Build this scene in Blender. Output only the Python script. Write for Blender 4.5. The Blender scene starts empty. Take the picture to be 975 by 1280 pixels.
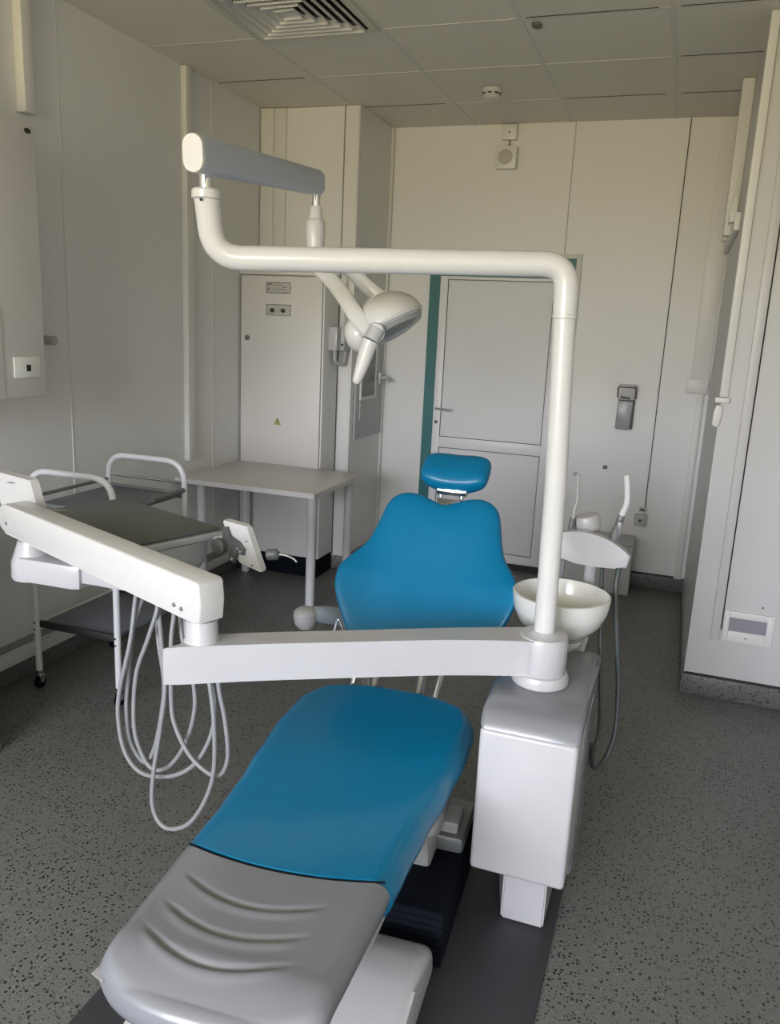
import bpy, bmesh, math, random
from mathutils import Vector, Matrix
R = math.radians
S = bpy.context.scene
C = S.collection
random.seed(4)

# ------------------------------------------------------------------ camera
yaw, pitch, roll = -0.33212706, 0.22666096, -0.0474549
fwd = Vector((math.sin(yaw)*math.cos(pitch), math.cos(yaw)*math.cos(pitch), -math.sin(pitch)))
rt = Vector((math.cos(yaw), -math.sin(yaw), 0)); dn = fwd.cross(rt)
r2 = math.cos(roll)*rt + math.sin(roll)*dn; d2 = -math.sin(roll)*rt + math.cos(roll)*dn
cam = bpy.data.cameras.new('camera'); co = bpy.data.objects.new('camera', cam); C.objects.link(co)
co.matrix_world = Matrix(((r2.x, -d2.x, -fwd.x, 0), (r2.y, -d2.y, -fwd.y, 0), (r2.z, -d2.z, -fwd.z, 1.592), (0, 0, 0, 1)))
cam.sensor_fit = 'VERTICAL'; cam.sensor_height = 36; cam.lens = 1012.15/1280*36; cam.clip_start = .02
S.camera = co

# ------------------------------------------------------------------ world: overcast sky above, sunlit greenery below
w = bpy.data.worlds.new('sky'); S.world = w; w.use_nodes = True
nt = w.node_tree; nt.nodes.clear()
out = nt.nodes.new('ShaderNodeOutputWorld'); bg = nt.nodes.new('ShaderNodeBackground')
tc = nt.nodes.new('ShaderNodeTexCoord'); sp = nt.nodes.new('ShaderNodeSeparateXYZ'); cr = nt.nodes.new('ShaderNodeValToRGB')
mr = nt.nodes.new('ShaderNodeMapRange'); mr.inputs[1].default_value = -1; mr.inputs[2].default_value = 1
nt.links.new(tc.outputs['Generated'], sp.inputs[0]); nt.links.new(sp.outputs[2], mr.inputs[0]); nt.links.new(mr.outputs[0], cr.inputs[0])
nt.links.new(cr.outputs[0], bg.inputs[0]); nt.links.new(bg.outputs[0], out.inputs[0])
e = cr.color_ramp.elements
e[0].position = .46; e[0].color = (.37, .30, .15, 1)
e[1].position = .56; e[1].color = (.83, .86, 1.0, 1)
x_ = cr.color_ramp.elements.new(.50); x_.color = (.38, .35, .24, 1)
bg.inputs[1].default_value = 30.5

WX0, WX1, WZ0, WZ1, WY = -2.5, 0.0, .95, 2.65, -3.2      # the window behind the camera
def portal():
    l = bpy.data.lights.new('window_daylight', 'AREA'); l.shape = 'RECTANGLE'; l.size = WX1-WX0; l.size_y = WZ1-WZ0
    l.cycles.is_portal = True
    o = bpy.data.objects.new('window_daylight', l); C.objects.link(o)
    o.location = ((WX0+WX1)/2, WY-.02, (WZ0+WZ1)/2); o.rotation_euler = (R(90), 0, 0)
    o.rotation_euler = Vector((0, -1, 0)).to_track_quat('Z', 'Y').to_euler()
portal()
S.view_settings.view_transform = 'Standard'; S.view_settings.look = 'None'
S.view_settings.gamma = 1; S.view_settings.use_curve_mapping = False
S.view_settings.exposure = 0.0

# ------------------------------------------------------------------ materials
def mat(name, col, rough=.5, metal=0, coat=0, spec=None, noise=0, nscale=3, bump=0, bscale=200):
    m = bpy.data.materials.new(name); m.use_nodes = True
    n = m.node_tree.nodes; l = m.node_tree.links; b = n['Principled BSDF']
    b.inputs['Base Color'].default_value = (*col, 1); b.inputs['Roughness'].default_value = rough
    b.inputs['Metallic'].default_value = metal; b.inputs['Coat Weight'].default_value = coat
    b.inputs['Coat Roughness'].default_value = .15
    if spec is not None: b.inputs['Specular IOR Level'].default_value = spec
    t = n.new('ShaderNodeTexCoord')
    z = n.new('ShaderNodeTexNoise'); z.inputs['Scale'].default_value = nscale; z.inputs['Detail'].default_value = 4
    l.new(t.outputs['Object'], z.inputs['Vector'])
    mx = n.new('ShaderNodeMix'); mx.data_type = 'RGBA'
    k = noise if noise else .03
    mx.inputs[6].default_value = (*[c*(1-k) for c in col], 1); mx.inputs[7].default_value = (*[min(1, c*(1+k)) for c in col], 1)
    l.new(z.outputs['Fac'], mx.inputs[0]); l.new(mx.outputs[2], b.inputs['Base Color'])
    if bump:
        z2 = n.new('ShaderNodeTexNoise'); z2.inputs['Scale'].default_value = bscale; l.new(t.outputs['Object'], z2.inputs['Vector'])
        bp = n.new('ShaderNodeBump'); bp.inputs['Strength'].default_value = bump; bp.inputs['Distance'].default_value = .002
        l.new(z2.outputs['Fac'], bp.inputs['Height']); l.new(bp.outputs[0], b.inputs['Normal'])
    return m
def terrazzo(name, base, chip, scale=78):
    m = mat(name, base, .42, noise=.10, nscale=2.5)
    n = m.node_tree.nodes; l = m.node_tree.links; b = n['Principled BSDF']
    t = [q for q in n if q.type == 'TEX_COORD'][0]; prev = b.inputs['Base Color'].links[0].from_socket
    f = n.new('ShaderNodeTexNoise'); f.inputs['Scale'].default_value = 260; f.inputs['Detail'].default_value = 3
    l.new(t.outputs['Object'], f.inputs['Vector'])
    fm = n.new('ShaderNodeMapRange'); fm.inputs[1].default_value = .35; fm.inputs[2].default_value = .65; fm.inputs[3].default_value = .78; fm.inputs[4].default_value = 1.2
    l.new(f.outputs['Fac'], fm.inputs[0])
    mul = n.new('ShaderNodeVectorMath'); mul.operation = 'SCALE'; l.new(prev, mul.inputs[0]); l.new(fm.outputs[0], mul.inputs['Scale'])
    prev = mul.outputs[0]
    # warped coordinates make the chips angular and uneven
    wn = n.new('ShaderNodeTexNoise'); wn.inputs['Scale'].default_value = 150; l.new(t.outputs['Object'], wn.inputs['Vector'])
    ws = n.new('ShaderNodeVectorMath'); ws.operation = 'SCALE'; ws.inputs['Scale'].default_value = .008; l.new(wn.outputs['Color'], ws.inputs[0])
    wa = n.new('ShaderNodeVectorMath'); wa.operation = 'ADD'; l.new(t.outputs['Object'], wa.inputs[0]); l.new(ws.outputs[0], wa.inputs[1])
    for sc, rad, thr, colr in ((scale, .32, .54, chip), (scale*1.7, .31, .62, [c*1.4 for c in chip]), (scale*.8, .22, .80, [min(1, c*1.35) for c in base])):
        v = n.new('ShaderNodeTexVoronoi'); v.inputs['Scale'].default_value = sc; l.new(wa.outputs[0], v.inputs['Vector'])
        a = n.new('ShaderNodeMath'); a.operation = 'LESS_THAN'; a.inputs[1].default_value = rad; l.new(v.outputs['Distance'], a.inputs[0])
        s = n.new('ShaderNodeSeparateColor'); l.new(v.outputs['Color'], s.inputs[0])
        g = n.new('ShaderNodeMath'); g.operation = 'GREATER_THAN'; g.inputs[1].default_value = thr; l.new(s.outputs[0], g.inputs[0])
        mm = n.new('ShaderNodeMath'); mm.operation = 'MULTIPLY'; l.new(a.outputs[0], mm.inputs[0]); l.new(g.outputs[0], mm.inputs[1])
        mx = n.new('ShaderNodeMix'); mx.data_type = 'RGBA'; mx.inputs[7].default_value = (*colr, 1)
        l.new(mm.outputs[0], mx.inputs[0]); l.new(prev, mx.inputs[6]); prev = mx.outputs[2]
    l.new(prev, b.inputs['Base Color'])
    return m
M = dict(
    wall=mat('painted_panel', (.76, .765, .745), .38, noise=.03, nscale=1.2),
    wallb=mat('pale_panel', (.80, .795, .77), .38, noise=.03, nscale=1.2),
    ceil=mat('ceiling_tile', (.76, .745, .66), .6, noise=.03),
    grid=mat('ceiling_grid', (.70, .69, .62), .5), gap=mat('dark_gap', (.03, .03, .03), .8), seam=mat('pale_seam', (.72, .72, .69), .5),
    soft=mat('grey_seam', (.28, .28, .27), .6), glossw=mat('gloss_white_paint_lit', (.655, .652, .63), .25, coat=.2), blk=mat('block_panel', (.60, .597, .585), .38), trim=mat('white_trim', (.74, .74, .70), .4),  # on the upper arm and end plates the lighter white holds their stronger light
    floor=terrazzo('terrazzo', (.160, .163, .152), (.018, .02, .02)), base=terrazzo('terrazzo_base', (.135, .138, .13), (.02, .022, .022), 70),
    white=mat('white_plastic', (.51, .508, .515), .28, coat=.2), offw=mat('off_white_plastic', (.76, .77, .72), .35),
    paint=mat('white_powder_paint', (.66, .665, .67), .35), silver=mat('silver_aluminium', (.50, .54, .60), .42, metal=.35),
    chrome=mat('chrome', (.8, .8, .82), .12, metal=1), steel=mat('steel', (.45, .45, .46), .3, metal=.9),
    grey=mat('grey_plastic', (.195, .205, .222), .24, coat=.35), lgrey=mat('light_grey_plastic', (.46, .47, .47), .4),
    dgrey=mat('dark_grey_metal', (.10, .105, .10), .4), mgrey=mat('mid_grey_metal', (.20, .21, .21), .35, metal=.3),
    teal=mat('teal_vinyl', (.0, .17, .34), .40, coat=.30, spec=.2, bump=.12, bscale=320), tealp=mat('teal_paint', (.03, .16, .16), .45),
    black=mat('black_rubber', (.004, .006, .011), .8, spec=.12), plate=mat('dark_floor_plate', (.038, .04, .046), .55),
    tray=mat('tray_mat', (.10, .112, .10), .33), hose=mat('grey_hose', (.27, .277, .28), .45), dhose=mat('green_grey_hose', (.055, .068, .063), .45),
    porc=mat('porcelain', (.74, .745, .70), .1, coat=.5), table=mat('laminate', (.70, .665, .62), .35), tedge=mat('table_edge', (.70, .70, .69), .45),
    cab=mat('enamel_steel', (.70, .685, .65), .4), cabs=mat('shelf_blue_grey', (.13, .14, .17), .35), door=mat('door_panel', (.72, .725, .72), .4),
    doorf=mat('door_frame', (.80, .80, .80), .4), dark=mat('black_plastic', (.015, .015, .015), .5), mark=mat('printed_grey', (.16, .155, .14), .6),
    label=mat('label_plate', (.50, .49, .45), .5), yel=mat('yellow_green_print', (.42, .46, .12), .6), glass=mat('lamp_lens', (.30, .32, .31), .25),
    film=mat('grey_film', (.30, .30, .33), .4), pane=mat('dark_window_pane', (.14, .145, .14), .15), bluepl=mat('blue_grey_plastic', (.36, .42, .47), .3),
    bottle=mat('translucent_bottle', (.33, .33, .335), .3), diff=mat('diffuser', (.62, .61, .52), .5), box=mat('box_grey', (.50, .51, .50), .5))

# ------------------------------------------------------------------ mesh helpers
def bm_box(bm, c, s, bev=0, seg=2, rot=None):
    r = bmesh.ops.create_cube(bm, size=1); vs = r['verts']
    for v in vs: v.co = Vector((v.co.x*s[0], v.co.y*s[1], v.co.z*s[2]))
    if bev:
        es = list({e for v in vs for e in v.link_edges})
        rr = bmesh.ops.bevel(bm, geom=es, offset=bev, segments=seg, affect='EDGES', profile=.5)
        vs = list(set(rr['verts']) | {v for v in vs if v.is_valid})
        vs = [v for v in vs if v.is_valid]
    mt = Matrix.Translation(c) @ (rot.to_4x4() if rot else Matrix())
    for v in vs: v.co = mt @ v.co
    return vs
def B(x0, x1, y0, y1, z0, z1, bev=0, seg=2, bm=None):
    bm = bm or bmesh.new(); bm_box(bm, Vector(((x0+x1)/2, (y0+y1)/2, (z0+z1)/2)), (x1-x0, y1-y0, z1-z0), bev, seg); return bm
def catmull(pts, n=8, closed=False):
    P = [Vector(p) for p in pts]; o = []
    for i in range(len(P)-1):
        a = P[i-1] if i else P[0]*2-P[1]; b, c = P[i], P[i+1]; d = P[i+2] if i+2 < len(P) else c*2-b
        for k in range(n):
            t = k/n; o.append(.5*((2*b)+(c-a)*t+(2*a-5*b+4*c-d)*t*t+(3*b-a-3*c+d)*t**3))
    o.append(P[-1]); return o
def fillet(pts, rad, n=8):
    P = [Vector(p) for p in pts]; o = [P[0]]
    for i in range(1, len(P)-1):
        a = (P[i-1]-P[i]).normalized(); b = (P[i+1]-P[i]).normalized()
        r_ = rad if not isinstance(rad, (list, tuple)) else rad[i-1]
        ang = a.angle(b); dd = min(r_/math.tan(ang/2), (P[i-1]-P[i]).length*.49, (P[i+1]-P[i]).length*.49)
        p0, p1 = P[i]+a*dd, P[i]+b*dd
        for k in range(n+1):
            t = k/n; o.append(p0*(1-t)**2+P[i]*2*t*(1-t)+p1*t*t)
    o.append(P[-1]); return o
def tube(bm, pts, r, seg=14, caps=True):
    P = [Vector(p) for p in pts]; rs = r if isinstance(r, (list, tuple)) else [r]*len(P)
    T = [(P[min(i+1, len(P)-1)]-P[max(i-1, 0)]).normalized() for i in range(len(P))]
    nrm = T[0].orthogonal().normalized(); rings = []
    for i, p in enumerate(P):
        nrm = (nrm-T[i]*nrm.dot(T[i])).normalized(); bn = T[i].cross(nrm)
        rings.append([bm.verts.new(p+(nrm*math.cos(2*math.pi*k/seg)+bn*math.sin(2*math.pi*k/seg))*rs[i]) for k in range(seg)])
    for a, b in zip(rings, rings[1:]):
        for k in range(seg): bm.faces.new((a[k], a[(k+1) % seg], b[(k+1) % seg], b[k]))
    if caps: bm.faces.new(rings[0][::-1]); bm.faces.new(rings[-1])
    return bm
def T(pts, r, seg=14): return tube(bmesh.new(), pts, r, seg)
def lathe(bm, prof, c, seg=40, axis=Vector((0, 0, 1)), sx=1, sy=1):
    c = Vector(c); q = Vector((0, 0, 1)).rotation_difference(axis); rings = []
    for r_, z in prof:
        rings.append([bm.verts.new(c+q @ Vector((r_*sx*math.cos(2*math.pi*k/seg), r_*sy*math.sin(2*math.pi*k/seg), z))) for k in range(seg)])
    for a, b in zip(rings, rings[1:]):
        for k in range(seg): bm.faces.new((a[k], a[(k+1) % seg], b[(k+1) % seg], b[k]))
    bm.faces.new(rings[0][::-1]); bm.faces.new(rings[-1]); return bm
def L(prof, c, seg=40, axis=Vector((0, 0, 1)), **k): return lathe(bmesh.new(), prof, c, seg, axis, **k)
def prism(pts2, origin, ex, ey, depth, bev=0, seg=2, bm=None):
    """polygon in the ex/ey plane, extruded by depth along ex x ey"""
    bm = bm or bmesh.new(); n = Vector(ex).cross(Vector(ey)).normalized(); o = Vector(origin)
    a = [bm.verts.new(o+Vector(ex)*x+Vector(ey)*y) for x, y in pts2]; b = [bm.verts.new(v.co+n*depth) for v in a]
    f1 = bm.faces.new(a[::-1]); f2 = bm.faces.new(b); k = len(a); sides = [bm.faces.new((a[i], a[(i+1) % k], b[(i+1) % k], b[i])) for i in range(k)]
    if bev:
        es = list(set(f1.edges) | set(f2.edges))
        bmesh.ops.bevel(bm, geom=es, offset=bev, segments=seg, affect='EDGES', profile=.5)
    return bm
def loft(rings, cap=True):
    bm = bmesh.new(); V = [[bm.verts.new(p) for p in r_] for r_ in rings]; k = len(V[0])
    for a, b in zip(V, V[1:]):
        for i in range(k): bm.faces.new((a[i], a[(i+1) % k], b[(i+1) % k], b[i]))
    if cap: bm.faces.new(V[0][::-1]); bm.faces.new(V[-1])
    return bm
def link(name, bm, m, parent=None, angle=38):
    bmesh.ops.recalc_face_normals(bm, faces=bm.faces)
    me = bpy.data.meshes.new(name)
    if parent is not None:
        off = parent['_o'] if '_o' in parent else (0, 0, 0)
        bmesh.ops.translate(bm, verts=bm.verts, vec=-Vector(off))
    bm.to_mesh(me); bm.free(); me.materials.append(M[m] if isinstance(m, str) else m)
    for p in me.polygons: p.use_smooth = True
    me.set_sharp_from_angle(angle=R(angle))
    o = bpy.data.objects.new(name, me); C.objects.link(o)
    if parent is not None: o.parent = parent; o['_o'] = list(off)
    return o
THINGS = []
def thing(name, loc, label, cat, group=None):
    o = bpy.data.objects.new(name, None); o.empty_display_size = .05; C.objects.link(o); o.location = loc
    o['label'] = label; o['category'] = cat; o['_o'] = list(loc)
    if group: o['group'] = group
    return o
def single(name, bm, m, label, cat, group=None):
    o = link(name, bm, m); o['label'] = label; o['category'] = cat
    if group: o['group'] = group
    return o
def struct(name, bm, m, parent=None):
    o = link(name, bm, m, parent)
    if parent is None: o['kind'] = 'structure'
    return o
ntrim = [0]
def trim(bm, m):
    ntrim[0] += 1; return struct('trim_%d' % ntrim[0], bm, m)

# ------------------------------------------------------------------ the room
XL, XR, YB, YF, ZC, XC = -2.593, .62, 5.345, -3.2, 2.836, .175
struct('floor', B(XL-.15, XR+.15, YF-.15, YB+.15, -.12, 0), 'floor')
struct('wall_left', B(XL-.12, XL, YF-.12, YB+.12, 0, ZC+.1), 'wall')
struct('wall_back', B(XL, XC+.02, YB, YB+.12, 0, ZC+.1), 'wallb')
struct('wall_right', B(XR, XR+.12, YF-.12, 3.75, 0, ZC+.1), 'wallb')
bm = B(XL, WX0, YF-.12, YF, 0, ZC+.1); B(WX1, XR, YF-.12, YF, 0, ZC+.1, bm=bm)
B(WX0, WX1, YF-.12, YF, 0, WZ0, bm=bm); B(WX0, WX1, YF-.12, YF, WZ1, ZC+.1, bm=bm)
struct('wall_front', bm, 'wallb')
bm = bmesh.new()
for x in (WX0+.03, WX0+.85, WX1-.85, WX1-.03): B(x-.03, x+.03, YF-.09, YF-.03, WZ0, WZ1, bm=bm)
for z in (WZ0+.03, WZ1-.03): B(WX0, WX1, YF-.09, YF-.03, z-.03, z+.03, bm=bm)
struct('window_1', bm, 'trim')
ce = struct('ceiling', B(XL-.12, XR+.12, YF-.12, YB+.12, ZC+.003, ZC+.12), 'ceil')
bm = bmesh.new()
gx, gy = -.1965, 4.8386
for i in range(-3, 3): B(gx+.6*i-.011, gx+.6*i+.011, YF, YB, ZC+.0006, ZC+.0035, bm=bm)
for i in range(-13, 1): B(XL, XR, gy+.6*i-.010, gy+.6*i+.010, ZC+.0012, ZC+.0035, bm=bm)
struct('grid', bm, 'grid', ce)
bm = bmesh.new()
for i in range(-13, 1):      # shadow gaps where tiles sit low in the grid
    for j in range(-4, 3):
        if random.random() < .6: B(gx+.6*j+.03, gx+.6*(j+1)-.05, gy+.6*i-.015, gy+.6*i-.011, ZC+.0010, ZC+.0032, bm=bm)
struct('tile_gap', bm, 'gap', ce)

# right block: full-height partition facing the camera, its flank running back to the far wall
struct('wall_right_block', B(XC, XR+.12, 3.75, YB+.12, .10, ZC+.1), 'blk').name = 'wall_right.001'
struct('baseboard_right', B(XC-.01, XR, 3.735, YB, 0, .095, .004), 'base')
struct('baseboard_back', B(-.74, XC-.012, YB-.022, YB, 0, .09, .004), 'base')
struct('baseboard_left', B(XL, XL+.018, YF, 4.76, 0, .088, .004), 'base')
trim(B(XC+.005, .60, 3.744, 3.751, .096, .104), 'gap')
trim(B(.3035, .3085, 3.7465, 3.751, .33, ZC), 'gap')
trim(B(.264, .302, 3.735, 3.7505, .28, ZC, .003), 'blk')
trim(B(.165, .20, 3.728, 3.7505, 1.36, ZC, .005), 'trim')
trim(B(.118, .174, 4.60, 4.68, 2.11, ZC, .003), 'trim')
trim(B(.128, .174, 5.02, 5.12, 2.13, ZC, .003), 'trim')
trim(B(.150, .1745, 4.22, YB, 2.09, 2.17, .003), 'wallb')
trim(B(-.1175, -.1125, YB-.006, YB, .53, ZC), 'gap')
trim(B(-.776, -.768, YB-.003, YB, 2.07, ZC), 'lgrey')
trim(B(.06, .165, YB-.014, YB, 1.27, ZC, .003), 'wallb')
trim(B(.112, .150, YB-.02, YB, .05, 1.29, .003), 'trim')
trim(B(.04, .165, YB-.03, YB, 1.27, 1.36, .004), 'wallb')
trim(B(-.745, .11, YB-.004, YB, .0905, .098), 'gap')
trim(B(XL+.019, XL+.04, YF, 4.5, .09, .142, .003), 'trim')
trim(B(XL, XL+.012, YF, 4.5, .145, .175), 'soft')
for y, x in ((3.005, .003), (4.20, .003)): trim(B(XL, XL+x, y-.004, y+.004, .18, ZC), 'seam')
trim(B(XL, XL+.035, 3.90, 3.965, .79, ZC, .004), 'trim')
trim(B(XL, XL+.045, 2.765, 2.82, 2.345, ZC, .004), 'trim')
# stepped niche in the far left corner
cw = struct('wall_back_niche', B(XL, -1.945, 4.77, YB+.1, .09, ZC), 'wallb'); cw.name = 'wall_back.001'
struct('baseboard_back_niche', B(XL+.02, -1.94, 4.76, YB, 0, .09, .003), 'base').name = 'baseboard_back.001'
trim(B(XL+.005, -2.50, 4.745, 4.77, 0.10, ZC, .004), 'trim')
trim(B(-2.50, -2.42, 4.755, 4.77, 0.10, ZC, .003), 'trim')
trim(B(-2.042, -2.036, 4.764, 4.77, .10, ZC), 'soft')
trim(B(-1.952, -1.941, 4.76, 4.772, .10, ZC, .002), 'trim')
trim(B(-1.945, -1.925, 5.31, 5.345, .09, ZC, .003), 'trim')
trim(B(-1.945, -1.938, 4.80, 5.31, .09, .10), 'soft')
# niche flank: added sheet of darker panel, its shade put into the colour
trim(B(-1.945, -1.9415, 4.79, 5.31, .10, ZC), 'wall')

# door in the far wall
dx0, dx1, dz = -1.636, -.69, 2.045
d = struct('door_1', B(dx0, dx1, YB-.012, YB, .02, dz), 'tealp')
x0, x1, z1 = -1.556, -.752, 1.922
bm = bmesh.new(); y = YB-.034
for a in ((x0, x0+.052, .04, z1), (x1-.058, x1, .04, z1), (x0+.052, x1-.058, z1-.02, z1), (x0+.052, x1-.058, .795, .868), (x0+.052, x1-.058, .04, .10)):
    B(a[0], a[1], y, YB-.012, a[2], a[3], .002, bm=bm)
struct('leaf_frame', bm, 'doorf', d)
struct('leaf_panel', B(x0+.055, x1-.061, YB-.028, YB-.013, .871, z1-.023), 'door', d)
struct('leaf_panel', B(x0+.055, x1-.061, YB-.028, YB-.013, .103, .792), 'door', d)
bm = bmesh.new()
for zz0, zz1 in ((.868, z1-.02), (.10, .795)):
    for a in ((x0+.052, x0+.0555, zz0, zz1), (x1-.0615, x1-.058, zz0, zz1), (x0+.052, x1-.058, zz0, zz0+.0035), (x0+.052, x1-.058, zz1-.0035, zz1)):
        B(a[0], a[1], YB-.0345, YB-.030, a[2], a[3], bm=bm)
struct('gasket', bm, 'gap', d)
bm = T(fillet([(x0+.028, YB-.035, 1.058), (x0+.028, YB-.075, 1.058), (x0+.14, YB-.075, 1.052)], .012), .0085, 10)
struct('door_handle', bm, 'chrome', d)
struct('keyhole', L([(.012, 0), (.012, .006), (.005, .008)], (x0+.025, YB-.034, .965), 14, Vector((0, -1, 0))), 'mark', d)
struct('hinge', B(x1-.002, x1+.012, YB-.045, YB-.012, .46, .54, .003), 'mark', d)
struct('hinge', B(x1-.002, x1+.012, YB-.045, YB-.012, 1.56, 1.64, .003), 'mark', d)
bm = B(dx1, dx1+.032, YB-.02, YB, .02, dz+.028, .003); B(dx0-.004, dx1, YB-.02, YB, dz, dz+.028, .003, bm=bm)
struct('casing', bm, 'trim', d)
struct('threshold', B(dx0, dx1, YB-.036, YB-.012, .0, .038), 'gap', d)

# ------------------------------------------------------------------ ceiling things
t = thing('ceiling_vent', (-1.6965, 3.3386, ZC), 'square white air diffuser of nested louvres in the ceiling tiles', 'vent')
bm = bmesh.new(); c0 = Vector((-1.6965, 3.3386, 0))
def ring(bm, h0, z0, h1, z1):
    q = [[bm.verts.new((c0.x+a*h, c0.y+b*h, z)) for a, b in ((-1, -1), (1, -1), (1, 1), (-1, 1))] for h, z in ((h0, z0), (h1, z1), (h1-.002, z1+.004), (h0-.002, z0+.006))]
    for i in range(4):
        A, D = q[i], q[(i+1) % 4]
        for k in range(4): bm.faces.new((A[k], A[(k+1) % 4], D[(k+1) % 4], D[k]))
ring(bm, .296, ZC-.006, .262, ZC-.010)
link('frame', bm, 'diff', t)
for k in range(6):
    bm = bmesh.new(); h = .245-.04*k
    ring(bm, h, ZC-.014, max(h-.034, .012), ZC-.001+.004)
    for a in (-1, 1):
        B(c0.x-h-.002, c0.x+h+.002, c0.y+a*h-.002, c0.y+a*h+.002, ZC-.022, ZC-.012, bm=bm); B(c0.x+a*h-.002, c0.x+a*h+.002, c0.y-h-.002, c0.y+h+.002, ZC-.022, ZC-.012, bm=bm)
    link('louvre', bm, 'trim', t)
link('backing', B(c0.x-.27, c0.x+.27, c0.y-.27, c0.y+.27, ZC-.001, ZC+.002), 'dark', t)
t = thing('smoke_detector', (-1.12, 4.58, ZC), 'round white smoke detector on the ceiling near the far wall', 'smoke detector')
link('base', L([(.052, 0), (.052, .012), (.048, .016)], (-1.12, 4.58, ZC), 28, Vector((0, 0, -1))), 'glossw', t)
link('cap', L([(.046, .016), (.046, .034), (.036, .046), (.01, .05)], (-1.12, 4.58, ZC), 28, Vector((0, 0, -1))), 'glossw', t)
bm = bmesh.new()
for k in range(8):
    a = k*math.pi/4; bm_box(bm, Vector((-1.12+.0465*math.cos(a), 4.58+.0465*math.sin(a), ZC-.026)), (.003, .022, .007), rot=Matrix.Rotation(a, 3, 'Z'))
link('slot', bm, 'dark', t)
single('ceiling_sensor', L([(.022, 0), (.02, .006), (.008, .009)], (-.735, 3.71, ZC), 18, Vector((0, 0, -1)), sx=1.6), 'mark', 'small dark oval fitting on the ceiling nearer than the smoke detector', 'ceiling fitting')

# ------------------------------------------------------------------ things on the far wall
t = thing('wall_speaker', (-1.18, YB, 2.57), 'small square cream loudspeaker high on the far wall', 'speaker')
link('housing', B(-1.247, -1.113, YB-.05, YB, 2.572, 2.705, .006), 'offw', t)
link('grille', L([(.045, 0), (.045, .003), (.038, .006)], (-1.182, YB-.05, 2.64), 30, Vector((0, -1, 0))), 'label', t)
t = thing('junction_box', (-1.165, YB, 2.75), 'little cream junction box above the square loudspeaker', 'junction box')
link('housing', B(-1.215, -1.125, YB-.035, YB, 2.742, 2.83, .004), 'offw', t)
link('screw', L([(.006, 0), (.004, .003)], (-1.17, YB-.035, 2.785), 10, Vector((0, -1, 0))), 'mark', t)
link('cord', T([(-1.17, YB-.012, 2.744), (-1.17, YB-.012, 2.704)], .004, 8), 'mark', t)
t = thing('soap_dispenser', (-.305, YB, 1.02), 'wall dispenser with white lever head over a grey bottle right of the door', 'soap dispenser')
link('bracket', B(-.352, -.252, YB-.075, YB, 1.205, 1.30, .006), 'white', t)
link('bottle', prism([(-.352, 1.03), (-.342, 1.02), (-.272, 1.02), (-.262, 1.03), (-.258, 1.20), (-.348, 1.20)], (0, YB-.012, 0), (1, 0, 0), (0, 0, 1), .06, .008), 'bottle', t)
link('back_rail', B(-.262, -.250, YB-.03, YB, 1.02, 1.21, .002), 'mark', t)
link('lever', T(fillet([(-.358, YB-.02, 1.215), (-.355, YB-.09, 1.285), (-.25, YB-.09, 1.285), (-.247, YB-.02, 1.215)], .012), .004, 8), 'mark', t)
link('window', prism([(0, 0), (.05, 0), (.05, .02), (.04, .028), (.01, .028), (0, .02)], (-.328, YB-.0755, 1.248), (1, 0, 0), (0, 0, 1), .002), 'lgrey', t)
bm = bmesh.new()
for k in range(5): bm_box(bm, Vector((-.33+.0115*k, YB-.0765, 1.222-.0012*k)), (.0092, .003, .012 if k % 2 else .015))
link('lettering', bm, 'dark', t)
t = thing('power_socket', (-.133, YB, .44), 'single grey wall socket low beneath the dark seam of the far wall', 'socket')
link('plate', B(-.172, -.096, YB-.03, YB, .405, .485, .004), 'label', t)
link('face', L([(.024, 0), (.022, .004)], (-.135, YB-.03, .445), 20, Vector((0, -1, 0))), 'white', t)
link('pin_hole', L([(.010, 0), (.008, .003)], (-.135, YB-.033, .445), 12, Vector((0, -1, 0))), 'dark', t)
t = thing('cable_box', (-.125, YB, .50), 'tiny grey cable clip box just above the low wall socket', 'cable clip')
link('body', B(-.150, -.105, YB-.022, YB, .498, .528, .003), 'lgrey', t)
link('slot', B(-.142, -.115, YB-.024, YB-.022, .510, .520), 'dark', t)
single('wall_hook', B(-.402, -.376, YB-.02, YB, .752, .774, .003), 'mark', 'small dark hook left on the far wall between dispenser and socket', 'hook')
single('wall_hook', B(-.585, -.563, YB-.02, YB, .69, .712, .003), 'lgrey', 'small pale hook on the far wall beside the lamp post', 'hook')
t = thing('low_box', (-.35, 5.22, 0), 'low grey-white box standing on the floor against the far wall', 'box')
link('body', B(-.565, -.152, 5.10, 5.32, 0, .315, .004), 'box', t)
link('lid', B(-.570, -.148, 5.095, 5.32, .317, .34, .004), 'lgrey', t)
single('dark_bin', B(-.69, -.60, 5.13, 5.30, 0, .21, .008), 'mark', 'small dark box on the floor left of the low grey-white box', 'box')

# things on the right block
t = thing('wall_grille', (.41, 3.75, .28), 'small grey access grille in a pale frame low on the right wall block', 'grille')
bm = bmesh.new(); X0, X1, Z0, Z1 = .312, .518, .282, .424
for a in ((X0, X0+.022, Z0, Z1), (X1-.03, X1, Z0, Z1), (X0+.022, X1-.03, Z0, Z0+.05), (X0+.022, X1-.03, Z1-.03, Z1)): B(a[0], a[1], 3.738, 3.75, a[2], a[3], .002, bm=bm)
link('frame', bm, 'trim', t)
bm = B(X0+.022, X1-.03, 3.744, 3.75, Z0+.05, Z1-.03)
for k in range(12): B(X0+.024, X1-.032, 3.7425, 3.745, Z0+.053+.0053*k, Z0+.0555+.0053*k, bm=bm)
link('mesh_panel', bm, 'film', t)
link('screw', L([(.004, 0), (.003, .002)], (.41, 3.738, .306), 10, Vector((0, -1, 0))), 'mark', t)
single('wall_screw', L([(.005, 0), (.003, .003)], (.462, 3.75, .455), 10, Vector((0, -1, 0))), 'mark', 'small screw head on the right wall block above the grille', 'screw')
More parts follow.
